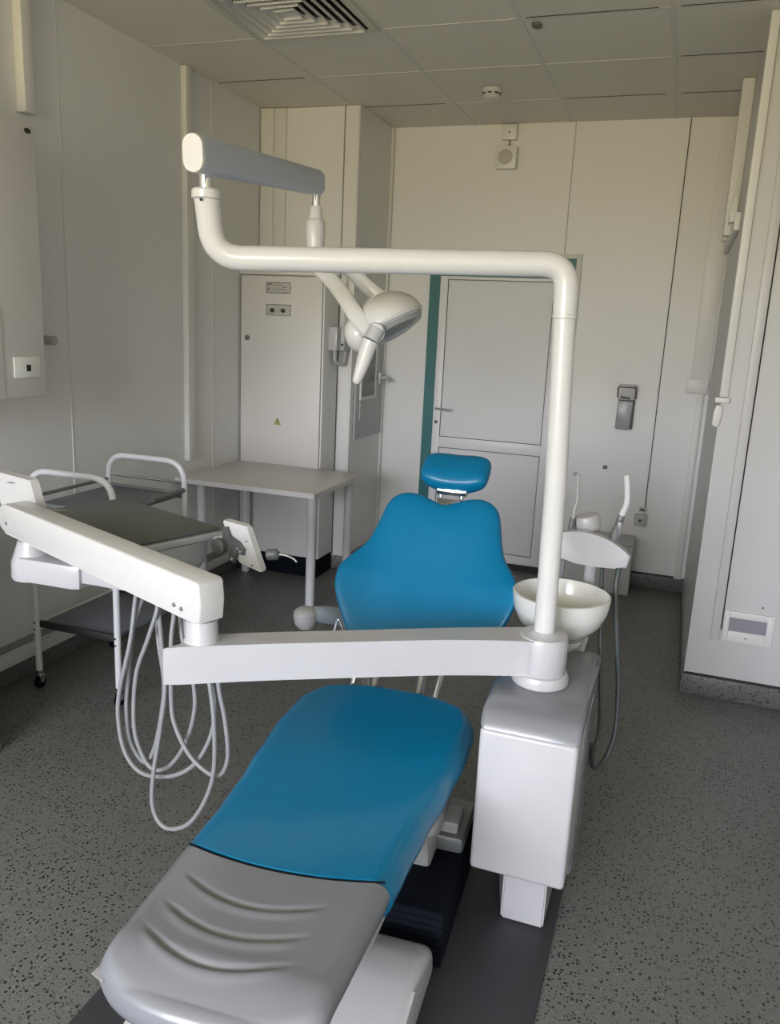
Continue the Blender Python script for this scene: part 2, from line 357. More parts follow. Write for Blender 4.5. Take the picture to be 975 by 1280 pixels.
single('cable_end_cap', B(.150, .208, 3.722, 3.7495, 1.335, 1.358, .004), 'trim', 'white cap ending the cable duct on the edge of the right wall block', 'duct cap')
single('hanging_cloth', prism([(0, 0), (.018, -.01), (.03, 0), (.036, .06), (.03, .085), (.008, .085), (.0, .05)], (.150, 3.7495, 1.24), (1, 0, 0), (0, 0, 1), .022, .005), 'trim', 'crumpled white wad hanging under the duct cap on the right wall block', 'wad')
single('duct_bracket', prism([(0, 0), (.03, .01), (.035, .09), (.02, .14), (.008, .12), (0, .05)], (.126, 4.36, 2.13), (1, 0, 0), (0, 0, 1), .06, .004), 'offw', 'bent cream bracket at the upper flank of the right wall block', 'bracket')

# ------------------------------------------------------------------ electrical cabinet
x0, x1, y0, y1 = -2.588, -2.032, 4.508, 4.742
t = thing('electrical_cabinet', (-2.31, 4.62, 0), 'tall beige steel electrical cabinet on a black plinth in the far left corner', 'cabinet')
link('plinth', B(x0, x1-.004, y0+.004, y1, 0, .118), 'black', t)
link('body', B(x0, x1, y0+.02, y1, .12, 1.85, .003), 'wall', t)
link('top_rim', B(x0-.003, x1+.002, y0, y1, 1.852, 1.872, .003), 'cab', t)
dr = link('door', B(x0+.006, x1-.008, y0, y0+.018, .13, 1.846, .004), 'cab', t)
link('lock', L([(.016, 0), (.016, .006), (.008, .010)], (-2.537, y0, 1.477), 18, Vector((0, -1, 0))), 'mark', dr)
def plate(parent, cx, cz, wd, ht, name='name_plate'):
    p = link(name, B(cx-wd/2, cx+wd/2, y0-.003, y0, cz-ht/2, cz+ht/2, .001), 'label', parent)
    bm = bmesh.new()
    for a in ((cx-wd/2, cx+wd/2, cz+ht/2-.004, cz+ht/2), (cx-wd/2, cx+wd/2, cz-ht/2, cz-ht/2+.003), (cx-wd/2, cx-wd/2+.003, cz-ht/2, cz+ht/2), (cx+wd/2-.003, cx+wd/2, cz-ht/2, cz+ht/2)):
        B(a[0], a[1], y0-.0042, y0-.003, a[2], a[3], bm=bm)
    link('border', bm, 'mark', p); return p
p = plate(t, -2.328, 1.778, .162, .064)
bm = bmesh.new()
for a in ((-2.40, -2.372, 1.794, 1.801), (-2.398, -2.39, 1.76, 1.775), (-2.36, -2.30, 1.792, 1.795), (-2.305, -2.27, 1.780, 1.784), (-2.36, -2.28, 1.768, 1.771), (-2.30, -2.262, 1.750, 1.753)):
    B(a[0], a[1], y0-.0045, y0-.003, a[2], a[3], bm=bm)
link('small_print', bm, 'mark', p)
p = plate(t, -2.325, 1.649, .162, .066, 'control_plate')
for x in (-2.364, -2.292):
    link('knob', L([(.013, 0), (.012, .012), (.006, .015)], (x, y0-.003, 1.646), 12, Vector((0, -1, 0))), 'dark', p)
for a in ((-2.366, -2.346, 1.668, 1.672), (-2.296, -2.274, 1.668, 1.672), (-2.338, -2.316, 1.638, 1.656)): link('small_print', B(a[0], a[1], y0-.0045, y0-.003, a[2], a[3]), 'lgrey', p)
bm = bmesh.new(); bm_box(bm, Vector((-2.322, y0-.0015, .985)), (.042, .003, .042), rot=Matrix.Rotation(R(0), 3, 'Y'))
bm = prism([(-.026, -.02), (.026, -.02), (.0, .03)], (-2.322, y0-.0001, .975), (1, 0, 0), (0, 0, 1), .002, .0)
p = link('warning_sticker', bm, 'yel', t)
bm = B(-2.325, -2.319, y0-.0035, y0-.002, .965, .992); B(-2.331, -2.313, y0-.0035, y0-.002, .972, .978, bm=bm)
link('symbol', bm, 'mark', p)
# small junction box beside it
t = thing('wall_switch_box', (-2.0, 4.76, 1.42), 'small white switch box with bent conduit beside the electrical cabinet', 'switch box')
link('cover', B(-2.036, -1.978, 4.60, 4.655, 1.425, 1.565, .004), 'white', t)
link('back_box', B(-2.030, -1.952, 4.655, 4.76, 1.425, 1.565, .003), 'lgrey', t)
link('button', L([(.008, 0), (.006, .004)], (-1.965, 4.655, 1.46), 10, Vector((0, -1, 0))), 'dark', t)
link('conduit', T(fillet([(-2.005, 4.64, 1.427), (-2.005, 4.64, 1.36), (-1.975, 4.70, 1.33), (-1.968, 4.72, 1.425)], .03), .012, 10), 'lgrey', t)
link('riser_pipe', T([(-1.985, 4.70, 1.565), (-1.985, 4.74, 2.0)], .006, 8), 'offw', t)
# framed hatch with catch on the flank of the niche
t = thing('wall_hatch', (-1.941, 5.05, .85), 'framed hatch with dark glass and catch on the niche flank behind the lamp head', 'hatch')
bm = bmesh.new(); xx0, xx1 = -1.941, -1.925
link('panel', B(xx0, xx1-.004, 4.82, 5.30, .86, 1.62, .003), 'lgrey', t)
link('pane', B(xx1-.004, xx1+.002, 4.90, 5.14, 1.13, 1.50), 'pane', t)
for a in ((4.88, 4.90, 1.11, 1.52), (5.14, 5.165, 1.11, 1.52), (4.90, 5.14, 1.50, 1.52), (4.90, 5.14, 1.11, 1.13)): B(xx1-.004, xx1+.006, a[0], a[1], a[2], a[3], bm=bm)
link('pane_frame', bm, 'trim', t)
link('latch', B(xx1-.004, xx1+.02, 5.19, 5.23, 1.20, 1.28, .003), 'white', t)
link('catch_lever', T(fillet([(xx1+.018, 5.21, 1.245), (xx1+.05, 5.22, 1.245), (xx1+.075, 5.24, 1.215)], .01), .010, 10), 'white', t)
link('pull_rod', T([(xx1+.008, 4.865, 1.10), (xx1+.008, 4.865, .99)], .004, 8), 'white', t)

# ------------------------------------------------------------------ left wall cabinet (seen at the frame edge)
t = thing('wall_cabinet', (-2.45, 2.1, 1.26), 'white wall cabinet with a small wall plate, hung at the left frame edge', 'cabinet')
link('body', B(XL, -2.315, 1.55, 2.53, 1.262, 2.245, .004), 'cab', t)
link('door', B(-2.314, -2.297, 1.93, 2.528, 1.265, 2.242, .004), 'cab', t)
link('door', B(-2.314, -2.290, 1.553, 2.318, 1.265, 1.60, .004), 'trim', t).name = 'drawer_front'
p = link('outlet_plate', B(-2.297, -2.290, 2.366, 2.495, 1.338, 1.415, .003), 'offw', t)
link('slot', B(-2.290, -2.2885, 2.425, 2.445, 1.362, 1.386), 'dark', p)
link('badge', L([(.012, 0), (.011, .003)], (-2.297, 2.495, 2.207), 16, Vector((1, 0, 0)), sx=.8, sy=1.3), 'dark', t)
single('pipe_stub', L([(.02, 0), (.02, .05), (.014, .055)], (XL, 2.86, 1.46), 14, Vector((1, 0, 0))), 'lgrey', 'short grey pipe stub on the left wall behind the wall cabinet', 'pipe')
t = thing('base_cabinet', (-2.38, 1.8, 0), 'white floor cabinet whose corner shows at the lower left frame edge', 'cabinet')
link('body', B(XL+.045, -2.20, 1.5, 2.085, .0, .82, .004), 'white', t)
link('door', B(-2.20, -2.182, 1.5, 2.085, .012, .815, .003), 'white', t)
link('countertop', B(XL+.045, -2.17, 1.49, 2.10, .822, .85, .004), 'table', t)

# ------------------------------------------------------------------ table
t = thing('side_table', (-2.17, 4.15, 0), 'plain laminate table with round white legs in front of the electrical cabinet', 'table')
tx0, tx1, ty0, ty1 = XL+.005, -1.738, 3.80, 4.50
link('tabletop', B(tx0, tx1, ty0, ty1, .683, .708, .002), 'table', t)
bm = B(tx0, tx1+.002, ty0-.003, ty0, .682, .709); B(tx1, tx1+.003, ty0-.003, ty1, .682, .709, bm=bm)
link('edge_band', bm, 'tedge', t)
for x, y in ((-1.806, 3.93), (-1.80, 4.44), (-2.50, 3.93), (-2.50, 4.44)):
    link('leg', L([(.024, 0), (.026, .006), (.026, .68)], (x, y, .002), 24), 'paint', t)
bm = B(-2.50, -1.806, 4.42, 4.44, .635, .682); link('rail', bm, 'lgrey', t)

# ------------------------------------------------------------------ trolley
cx0, cx1, cy0, cy1 = -2.441, -2.032, 2.565, 3.055
t = thing('instrument_trolley', (-2.236, 2.8, 0), 'two-tier medical trolley with white hoop handles by the left wall', 'trolley')
for k, y in enumerate((cy0, cy1)):
    r_ = .095
    P = fillet([(cx0, y, .08), (cx0, y, .955), (cx1, y, .955), (cx1, y, .08)], .10, 10)
    f = link('end_hoop', T(P, .0135, 14), 'paint', t)
for x in (cx0, cx1):
    for y in (cy0, cy1):
        cst = link('caster', L([(.004, -.010), (.024, -.010), (.026, -.006), (.026, .006), (.024, .010), (.004, .010)], (x, y, .027), 20, Vector((1, 0, 0))), 'black', t)
        bm = B(x-.015, x+.015, y-.012, y+.012, .055, .062, .002); B(x-.015, x-.0115, y-.012, y+.012, .028, .06, bm=bm); B(x+.0115, x+.015, y-.012, y+.012, .028, .06, bm=bm)
        lathe(bm, [(.014, .062), (.014, .082)], (x, y, 0), 14)
        link('fork', bm, 'chrome', cst)
bm = bmesh.new()
def shelf(z, name, m, rm):
    s_ = link(name, B(cx0+.014, cx1-.014, cy0+.014, cy1-.014, z, z+.012, .002), m, t)
    for ya, yb in ((cy0, cy0+.013), (cy1-.013, cy1)): link('rim', B(cx0+.012, cx1-.012, ya, yb, z-.008, z+.022, .002), rm, s_)
shelf(.80, 'top_shelf', 'cabs', 'mgrey'); shelf(.285, 'lower_shelf', 'cabs', 'dark')
link('back_rail', T([(cx0+.01, cy1, .862), (cx1-.01, cy1, .862)], .007, 10), 'chrome', t)
link('side_rail', T([(cx0, cy0, .29), (cx0, cy1, .29)], .009, 10), 'paint', t)
link('side_rail', T([(cx0, cy0, .84), (cx0, cy1, .84)], .008, 10), 'mgrey', t)
link('side_rail', T([(cx1, cy0+.25, .83), (cx1, cy1, .83)], .012, 10), 'mgrey', t)
for x, y in ((cx0, cy0), (cx1, cy0)):
    for z in (.27, .30): link('screw', L([(.004, .0), (.004, .004)], (x, y-.0135, z), 8, Vector((0, -1, 0))), 'dark', t)

# ------------------------------------------------------------------ base plate under chair and unit
t = thing('floor_plate', (-.645, 1.6, 0), 'dark rubber floor plate beneath the dental chair and white unit', 'floor plate')
link('plate', prism([(-1.14, .75), (-.146, .75), (-.146, 2.42), (-.98, 2.42), (-1.14, 1.40)], (0, 0, .0), (1, 0, 0), (0, 1, 0), .008, .002), 'plate', t)

# ------------------------------------------------------------------ dental chair (local frame u across, v along, w up)
ang = R(3.5); CO = Vector((-.635, 1.0, 0)); EU = Vector((math.cos(ang), math.sin(ang), 0)); EV = Vector((-math.sin(ang), math.cos(ang), 0)); EZ = Vector((0, 0, 1))
def ch(u, v, z=0): return CO+EU*u+EV*v+EZ*z
def interp(tab, x):
    if x <= tab[0][0]: return tab[0][1]
    for (a, b), (c, d_) in zip(tab, tab[1:]):
        if x <= c:
            s_ = (x-a)/(c-a); s_ = s_*s_*(3-2*s_) if SM[0] else s_; return b+(d_-b)*s_
    return tab[-1][1]
SM = [False]
chair = thing('dental_chair', tuple(ch(0, .9)), 'teal padded dental chair with grey footrest, reclined in the room centre', 'dental chair')
def slab(us, nv, v0f, v1f, halfw, ztop, thick, e0=.5, e1=.5, edge=.45):
    """closed cushion: columns across (t -1..1), rows along; top and bottom sheets meeting in rounded sides"""
    bm = bmesh.new(); nt_ = us; rings = []
    for j in range(nv+1):
        q = j/nv; ring_ = []
        # ring: top left->right then bottom right->left
        for side in (1, -1):
            for i in range(nt_+1):
                tt = -1+2*i/nt_
                if side < 0: tt = -tt
                tm = math.copysign(1-(1-abs(tt))**2.2, tt)
                ring_.append((tm, side))
        rr = []
        # rounding at both ends
        for tm, side in ring_:
            va, vb = v0f(tm), v1f(tm); v = va+(vb-va)*(.5-.5*math.cos(math.pi*q)); rl = edge*thick
            ke = min(1 if de >= ql else math.sqrt(max(0, 1-(1-de/ql)**2)) for de, ql in ((v-va, e0*thick), (vb-v, e1*thick)))
            hw = halfw(v); du = hw*(1-abs(tm)); ku = 1 if du >= rl else math.sqrt(max(0, 1-(1-du/rl)**2))
            k = min(ke, 1)*min(ku, 1)
            zt = ztop(tm*hw, v); mid = zt-thick*.5
            z = mid+side*thick*.5*k
            rr.append(ch(tm*hw, v, z))
        rings.append(rr)
    bm = loft(rings); bmesh.ops.remove_doubles(bm, verts=bm.verts, dist=.0004); return bm
# footrest: grooves pressed into the top
def foot_top(u, v):
    z = .5+.004*math.exp(-((v-.02)/.05)**2)
    if -.17 < u < .13:
        f = 1
        for e0, e1, s_ in ((-.17, -.13, 1), (.09, .13, -1)):
            if e0 < u < e1: f = (u-e0)/(e1-e0) if s_ > 0 else (e1-u)/(e1-e0)
        for v0 in (.186, .105, .033):
            dv = v-(v0+2.2*(u+.02)**2)
            z -= .007*f*math.exp(-(dv/.006)**2); z += .003*f*math.exp(-((dv+.016)/.010)**2)
    lip = -.045+.018*0
    d = (v-(.030-.0*u))
    if d < 0.03: z -= .030*min(1, (.03-d)/.085)**1.6
    return z
def v_front(t_): return -.055+.055*abs(t_)**3.2
def v_border(t_): return .302+.035*(t_+.15)**2-.002
def foot_w(v): return .212+.016*max(0, min(1, (v+.05)/.35))
link('footrest', slab(60, 170, v_front, lambda t_: v_border(t_)-.003, foot_w, foot_top, .075, .42, .05), 'grey', chair, 60)
def seat_w(v): return interp([(.25, .228), (.45, .236), (.6, .245), (.75, .260), (.92, .272), (1.05, .270), (1.15, .245), (1.25, .20)], v)
def seat_top(u, v):
    a = max(0, (v-.55)/.7)
    return .5+.010*max(0, abs(u)/.26)**3*min(1, a*2)-.006*math.sin(min(1, max(0, (v-.3)/.5))*math.pi)*(1-(u/.27)**2)
SM[0] = True
link('seat', slab(44, 90, lambda t_: v_border(t_), lambda t_: 1.24-.10*abs(t_)**3, seat_w, seat_top, .10, .05, .5), 'teal', chair, 60)
link('piping', T(catmull([ch(t_*foot_w(.3), v_border(t_)-.0015, .4975-(.012 if abs(t_) > .97 else 0)) for t_ in [-.93+.094*i for i in range(21)]], 3), .0022, 8), 'black', chair)
SM[0] = False
# transparent-looking corner film at the foot end
link('corner_film', prism([(.01, 0), (.04, -.01), (.05, .06), (.02, .05)], ch(-.228, -.01, .455), EU, EV, .003, .001), 'bottle', chair)
# inflated cushion from a closed outline
def pillow(outline, ctr, org, ex, ey, th, up=None, rings=14, p=2.6, back=.6):
    ez = ex.cross(ey); bm = bmesh.new(); n = len(outline); cols = []
    def P(x, y, z): return org+ex*x+ey*y+ez*(z+(up(x, y) if up else 0))
    fr, bk = [], []
    for s_, store in ((1, fr), (-1, bk)):
        for k in range(rings+1):
            r_ = math.sin(k/rings*math.pi/2)
            h = th*(1-r_**p)**(1/p)*(1 if s_ > 0 else back)
            if s_ < 0 and k == rings: store.append(fr[-1]); continue
            store.append([bm.verts.new(P(ctr[0]+(x-ctr[0])*r_, ctr[1]+(y-ctr[1])*r_, s_*h)) for x, y in outline] if k else [bm.verts.new(P(ctr[0], ctr[1], s_*h))])
    for store, fl in ((fr, 0), (bk, 1)):
        for k in range(rings):
            a, b = store[k], store[k+1]
            for i in range(n):
                j = (i+1) % n
                vs = (a[0], b[i], b[j]) if len(a) == 1 else (a[i], b[i], b[j], a[j])
                try: bm.faces.new(vs if not fl else vs[::-1])
                except ValueError: pass
    return bm
def smooth_outline(pts, n=6):
    k = len(pts); o = []
    for i in range(k):
        a, b, c, d_ = [Vector((*pts[(i+q) % k], 0)) for q in (-1, 0, 1, 2)]
        for q in range(n):
            t = q/n; v = .5*((2*b)+(c-a)*t+(2*a-5*b+4*c-d_)*t*t+(3*b-a-3*c+d_)*t**3); o.append((v.x, v.y))
    return o
BA = math.atan2(.55, .40)
BU = EU; BS = (EV*math.cos(BA)+EZ*math.sin(BA)).normalized(); BN = BU.cross(BS)
half = [(0, .115), (.13, .115), (.205, .13), (.25, .20), (.287, .27), (.303, .325), (.300, .38), (.276, .432), (.242, .486), (.223, .541), (.211, .596), (.196, .648), (.170, .677), (.132, .690), (.085, .686), (.045, .672), (0, .660)]
ol = [(.030+x*.97, y-.006) for x, y in half]+[(.030-x*.97, y-.006) for x, y in half[-2:0:-1]]
BO = ch(0, 1.22, .47)
def wing(x, y):
    q = min(1, max(0, (abs(x-.022)-.10)/.20)); return .085*q*q*min(1, max(0, (.62-y)/.25))-.012*math.exp(-(((x-.03)/.10)**2+((y-.42)/.16)**2))+.08*max(0, y-.25)**2
link('backrest', pillow(smooth_outline(ol), (.022, .38), BO-BN*.0, BU, BS, .045, wing, 20, 2.8, .9), 'teal', chair, 80)
bk = link('backrest_shell', pillow(smooth_outline([(.022+(x-.022)*.93, .02+y*.955) for x, y in ol]), (.022, .38), BO-BN*.042, BU, BS, .03, wing, 8, 3, 1), 'lgrey', chair, 80)
# headrest
HC = ch(.035, 1.745, 1.106); HA = R(35)
HS = (EV*math.cos(HA)+EZ*math.sin(HA)).normalized(); HN = BU.cross(HS)
hw, hh = .121, .076
ho = [(-hw, -.01), (-hw*.93, -hh*.75), (-hw*.55, -hh), (0, -hh*1.05), (hw*.55, -hh), (hw*.93, -hh*.75), (hw, -.01), (hw*.95, hh*.6), (hw*.6, hh*.95), (0, hh), (-hw*.6, hh*.95), (-hw*.95, hh*.6)]
link('headrest', pillow(smooth_outline(ho), (0, 0), HC, BU, HS, .046, lambda x, y: -.020*(1-(x/.12)**2), 12, 2.6, 1.0), 'teal', chair, 80)
hb = link('headrest_bracket', prism([(-.05, 0), (.055, 0), (.055, .022), (-.05, .022)], ch(.032, 1.735, 1.022), BU, EZ, .05, .004), 'chrome', chair)
for u in (-.005, .07): link('headrest_stem', T([ch(u, 1.69, .965), ch(u, 1.70, 1.04)], .008, 10), 'chrome', chair)
link('stem_plate', prism([(-.035, 0), (.045, 0), (.045, .055), (-.035, .055)], BO+BU*.027+BS*.645-BN*.045, BU, BS, .012, .003), 'steel', chair)
# hinge arms between seat and backrest
for u in (-.10, .05):
    link('hinge_arm', T(fillet([ch(u, 1.05, .40), ch(u, 1.26, .42), ch(u, 1.36, .54)], .05), .016, 10), 'steel', chair)
for u in (-.155, .115): link('hinge_link', T([ch(u, 1.225, .47), ch(u+.01, 1.27, .56)], .008, 8), 'chrome', chair)
# armrest on the chair's left
P = catmull([Vector((-1.058, 2.292, .652)), Vector((-1.02, 2.33, .648)), Vector((-.97, 2.40, .618)), Vector((-.945, 2.46, .57)), Vector((-.93, 2.50, .50))], 8)
ar = link('armrest', T(P, [.026+.004*math.sin(i/len(P)*math.pi) for i in range(len(P))], 16), 'bluepl', chair)
bm = L([(.004, -.046), (.020, -.044), (.034, -.030), (.040, -.006), (.040, .004)], (-1.064, 2.286, .652), 28); link('armrest_pad', bm, 'white', ar)
bm = L([(.040, .005), (.038, .014), (.028, .024), (.010, .029)], (-1.064, 2.286, .652), 28); link('armrest_cap', bm, 'lgrey', ar)
link('armrest_post', T(fillet([(-.93, 2.50, .51), (-.92, 2.47, .40), (-.84, 2.30, .37)], .05), .018, 12), 'steel', chair)
link('buckle', T(fillet([(-.965, 2.29, .60), (-.955, 2.30, .66), (-.935, 2.30, .62)], .005, 4), .004, 8), 'chrome', chair)
# under-seat frame, column and scissor base
link('seat_frame', prism([(-.20, .30), (.20, .30), (.215, 1.14), (-.215, 1.14)], ch(0, 0, .345), EU, EV, .06, .01), 'lgrey', chair)
link('side_cover', prism([(.66, .395), (1.00, .395), (1.02, .33), (1.02, .29), (.93, .26), (.86, .27), (.74, .34)], ch(.225, 0, 0), EV, EZ, -.012, .004), 'lgrey', chair)
link('lift_column', prism([(.86, .15), (1.14, .15), (1.10, .36), (.78, .36)], ch(-.14, 0, 0), EV, EZ, .345, .012), 'lgrey', chair)
bm = bmesh.new(); bm_box(bm, ch(.213, 1.0, .30), (.012, .08, .10), .004, 2, Matrix.Rotation(ang, 3, 'Z')); link('motor_cover', bm, 'lgrey', chair)
bm = bmesh.new(); bm_box(bm, ch(.035, 1.03, .195), (.49, .20, .05), .012, 2, Matrix.Rotation(ang, 3, 'Z')); link('top_bracket', bm, 'mgrey', chair)
bm = bmesh.new(); bm_box(bm, ch(.215, .99, .238), (.09, .09, .035), .006, 2, Matrix.Rotation(ang, 3, 'Z')); link('bracket_block', bm, 'lgrey', chair)
# rubber bellows
rings_ = []
for k in range(17):
    z = .012+.158*k/16; q = .006*(k % 2)
    a0, a1, b0, b1 = -.22+q, .282-q, .69+q, 1.14-q
    rings_.append([ch(a0, b0, z), ch(a1, b0, z), ch(a1, b1, z), ch(a0, b1, z)])
link('bellows', loft(rings_), 'black', chair, 20)
# white base cover with raised hump on the right
def arc_prof(v0, v1, h, zb): return
pr_ = [(.20, .012), (.20, .07), (.30, .095), (.55, .105), (.60, .10), (.62, .012)]
link('base_cover', prism(pr_, ch(-.335, 0, 0), EV, EZ, .42, .012), 'white', chair)
pr_ = [(.20, .012), (.20, .10), (.34, .135), (.45, .152), (.54, .152), (.61, .132), (.66, .095), (.672, .05), (.665, .012)]
link('base_hump', prism(pr_, ch(.085, 0, 0), EV, EZ, .185, .030, 6), 'white', chair)

# ------------------------------------------------------------------ unit housing
ux0, ux1, uy0, uy1 = -.378, -.128, 1.88, 2.30
unit = thing('dental_unit', (-.25, 2.09, 0), 'white box-shaped dental unit with grey top standing right of the chair', 'dental unit')
link('housing', B(ux0, ux1, uy0, uy1-.02, .188, .598, .012, 3), 'white', unit)
link('rear_housing', B(ux0+.02, ux1+.005, 2.06, uy1, .10, .60, .02, 3), 'grey', unit)
bm = prism([(uy0-.001, .600), (uy0+.012, .632), (uy0+.035, .650), (uy0+.16, .658), (uy1+.06, .662), (uy1+.10, .63), (uy1+.10, .600)], (ux0-.002, 0, 0), (0, 1, 0), (0, 0, 1), ux1-ux0+.006, .014, 4)
link('top_cover', bm, 'grey', unit)
bm = loft([[Vector((a, 1.948, .0085)), Vector((-.176, 1.948, .0085)), Vector((-.176, 1.948, .187)), Vector((a, 1.948, .187))] if y_ == 0 else [Vector((a-.05, 2.16, .0085)), Vector((-.176, 2.16, .0085)), Vector((-.176, 2.16, .187)), Vector((a-.05, 2.16, .187))] for a, y_ in ((-.293, 0), (-.293, 1))])
bmesh.ops.bevel(bm, geom=bm.edges[:], offset=.005, segments=3, affect='EDGES')
link('foot', bm, 'white', unit)
link('foot_gap', B(-.29, -.18, 1.953, 2.0, .178, .187), 'black', unit)
px, py = -.266, 2.10
link('collar', L([(.070, .655), (.077, .662), (.077, .678), (.072, .690), (.066, .692)], (px, py, 0), 48), 'white', unit)

# ------------------------------------------------------------------ operating lamp: post, boom, arm, head
lamp = thing('operating_lamp', (px, py, .69), 'white dental operating lamp on a bent tube post rising from the unit', 'lamp')
link('post', T([(px, py, .80), (-.272, py, 1.2), (-.289, py, 1.633)], .0285, 32), 'glossw', lamp)
link('post_ring', L([(.029, -.006), (.032, -.004), (.032, .004), (.029, .006)], (-.289, py, 1.633), 36), 'glossw', lamp)
P = fillet([(-.289, py, 1.636), (-.294, py, 1.757), (-1.128, 1.835, 1.735), (-1.128, 1.80, 1.880)], [.115, .125], 18)
link('boom', T(P, .0305, 32), 'glossw', lamp)
link('boom_collar', L([(.0305, -.006), (.0345, -.003), (.0345, .014), (.031, .018), (.012, .018)], (-1.128, 1.80, 1.872), 36), 'glossw', lamp)
link('set_screw', L([(.004, 0), (.003, .002)], (-1.122, 1.768, 1.862), 8, Vector((0, -1, 0))), 'dark', lamp)
link('pivot_pin', L([(.017, 1.885), (.017, 1.925)], (-1.128, 1.80, 0), 24), 'chrome', lamp)
A0, A1 = Vector((-1.098, 1.70, 1.951)), Vector((-1.150, 2.50, 2.020))
ax = (A1-A0).normalized(); sx_ = ax.cross(EZ).normalized(); up_ = sx_.cross(ax)
def stadium(c, hw_, hh_, n=10):
    o = []
    for k in range(n+1): a = math.pi*k/n; o.append(c+sx_*(hw_*math.cos(a))+up_*((hh_-hw_)+hw_*math.sin(a)))
    for k in range(n+1): a = math.pi+math.pi*k/n; o.append(c+sx_*(hw_*math.cos(a))+up_*(-(hh_-hw_)+hw_*math.sin(a)))
    return o
link('spring_arm', loft([stadium(A0+ax*d_, .026*k, .042*k) for d_, k in ((.006, 1), (.775, .93), (.79, .88), (.80, .70))]), 'silver', lamp)
link('end_cap', loft([stadium(A0+ax*d_, .0262*k, .0422*k) for d_, k in ((-.004, .96), (.0, 1), (.006, 1))]), 'glossw', lamp)
jx, jy = -1.147, 2.47
link('joint_pin', L([(.013, 1.945), (.013, 1.985)], (jx, jy, 0), 20), 'chrome', lamp)
link('joint_sleeve', L([(.022, 1.795), (.028, 1.80), (.030, 1.845), (.031, 1.895), (.027, 1.905), (.021, 1.91), (.018, 1.94), (.016, 1.947)], (jx, jy, 0), 32), 'glossw', lamp)
LC = Vector((-.902, 2.50, 1.590)); LN = Vector((.50, .01, -.83)).normalized()     # beam direction
# yoke: flattened curved arm in front and its fellow behind
def strap(pts, w_, t_, side):
    P = catmull(pts, 8); rg = []
    for i, p in enumerate(P):
        tn = (P[min(i+1, len(P)-1)]-P[max(i-1, 0)]).normalized(); s_ = (side-tn*side.dot(tn)).normalized(); n_ = tn.cross(s_)
        w0 = w_[0]+(w_[1]-w_[0])*i/(len(P)-1); rg.append([p+s_*(w0*math.cos(a))+n_*(t_*math.sin(a)) for a in [2*math.pi*k/20 for k in range(20)]])
    return loft(rg)
link('yoke', strap([(jx, jy, 1.80), (jx+.010, jy-.005, 1.765), (-1.080, 2.445, 1.725), (-1.021, 2.42, 1.672), (-.954, 2.395, 1.602), (-.897, 2.385, 1.568)], (.022, .028), .011, Vector((.8, .1, .5))), 'glossw', lamp)
link('yoke', strap([(jx+.01, jy+.01, 1.79), (-1.06, 2.53, 1.765), (-1.00, 2.56, 1.71), (-.94, 2.575, 1.665)], (.022, .026), .010, Vector((.8, .1, .5))), 'glossw', lamp)
q = Vector((0, 0, 1)).rotation_difference(-LN)
def dome(rad, dep, n=14): return [(rad*math.cos(a), dep*math.sin(a)) for a in [math.pi/2*k/n*.97 for k in range(n+1)]]
bm = L([(.100, -.018), (.118, -.013), (.126, .004)]+dome(.126, .100), LC, 48, -LN, sx=1.0, sy=.95)
link('lamp_shell', bm, 'glossw', lamp)
link('lens', L([(.02, -.040), (.07, -.038), (.108, -.028), (.121, -.008)], LC, 48, -LN, sx=1.0, sy=.95), 'glass', lamp)
bm = bmesh.new(); bmesh.ops.create_uvsphere(bm, u_segments=28, v_segments=16, radius=1)
for v in bm.verts: v.co = Vector((-.972, 2.455, 1.560))+Matrix.Rotation(R(-18), 3, 'Y') @ Vector((v.co.x*.052, v.co.y*.06, v.co.z*.062))
link('side_housing', bm, 'glossw', lamp)
bm = L([(.028, -.012), (.031, -.006), (.031, .006), (.026, .012)], (-.893, 2.368, 1.567), 30, Vector((.25, -1, .1)).normalized()); link('pivot_cap', bm, 'glossw', lamp)
hd = link('handle_collar', T([(-.884, 2.362, 1.580), (-.898, 2.350, 1.545)], [.026, .0245], 24), 'lgrey', lamp)
link('handle', T([(-.898, 2.349, 1.544), (-.905, 2.347, 1.525), (-.918, 2.342, 1.475), (-.930, 2.336, 1.43), (-.934, 2.334, 1.418), (-.935, 2.334, 1.413)], [.0245, .0245, .021, .0155, .013, .008], 24), 'glossw', lamp)

# ------------------------------------------------------------------ instrument arm
arm = thing('delivery_unit', (px, py, .70), 'white two-section delivery arm with tray, hinged on the unit collar', 'instrument delivery unit')
zb, zt = .692, .792
fr_ = [(-.30, 2.035), (-.50, 1.945), (-.76, 1.80), (-.95, 1.69), (-1.120, 1.583)]
bk_ = [(-1.062, 1.712), (-.93, 1.795), (-.74, 1.905), (-.50, 2.045), (-.30, 2.150)]
fr_s = [(v.x, v.y) for v in catmull([(*p, 0) for p in fr_], 6)]; bk_s = [(v.x, v.y) for v in catmull([(*p, 0) for p in bk_], 6)]
hub = [(px+.062*math.cos(a), py+.062*math.sin(a)) for a in [R(110-200*k/16) for k in range(17)]]
pts = fr_s+bk_s+[(p[0], p[1]) for p in hub]
bm = prism(pts, (0, 0, zb), (1, 0, 0), (0, 1, 0), zt-zb, .005, 3); bmesh.ops.remove_doubles(bm, verts=bm.verts, dist=.0001)
link('lower_arm', bm, 'white', arm)
link('hub', L([(.064, .690), (.067, .698), (.0665, .786), (.063, .795), (.040, .798), (.032, .806)], (px, py, 0), 48), 'white', arm)
cx_, cy_ = -1.066, 1.672
link('elbow_post', L([(.046, .791), (.042, .80), (.040, .842), (.037, .848)], (cx_, cy_, 0), 36), 'white', arm)
link('elbow_pin', L([(.022, .846), (.022, .864)], (cx_, cy_, 0), 24), 'steel', arm)
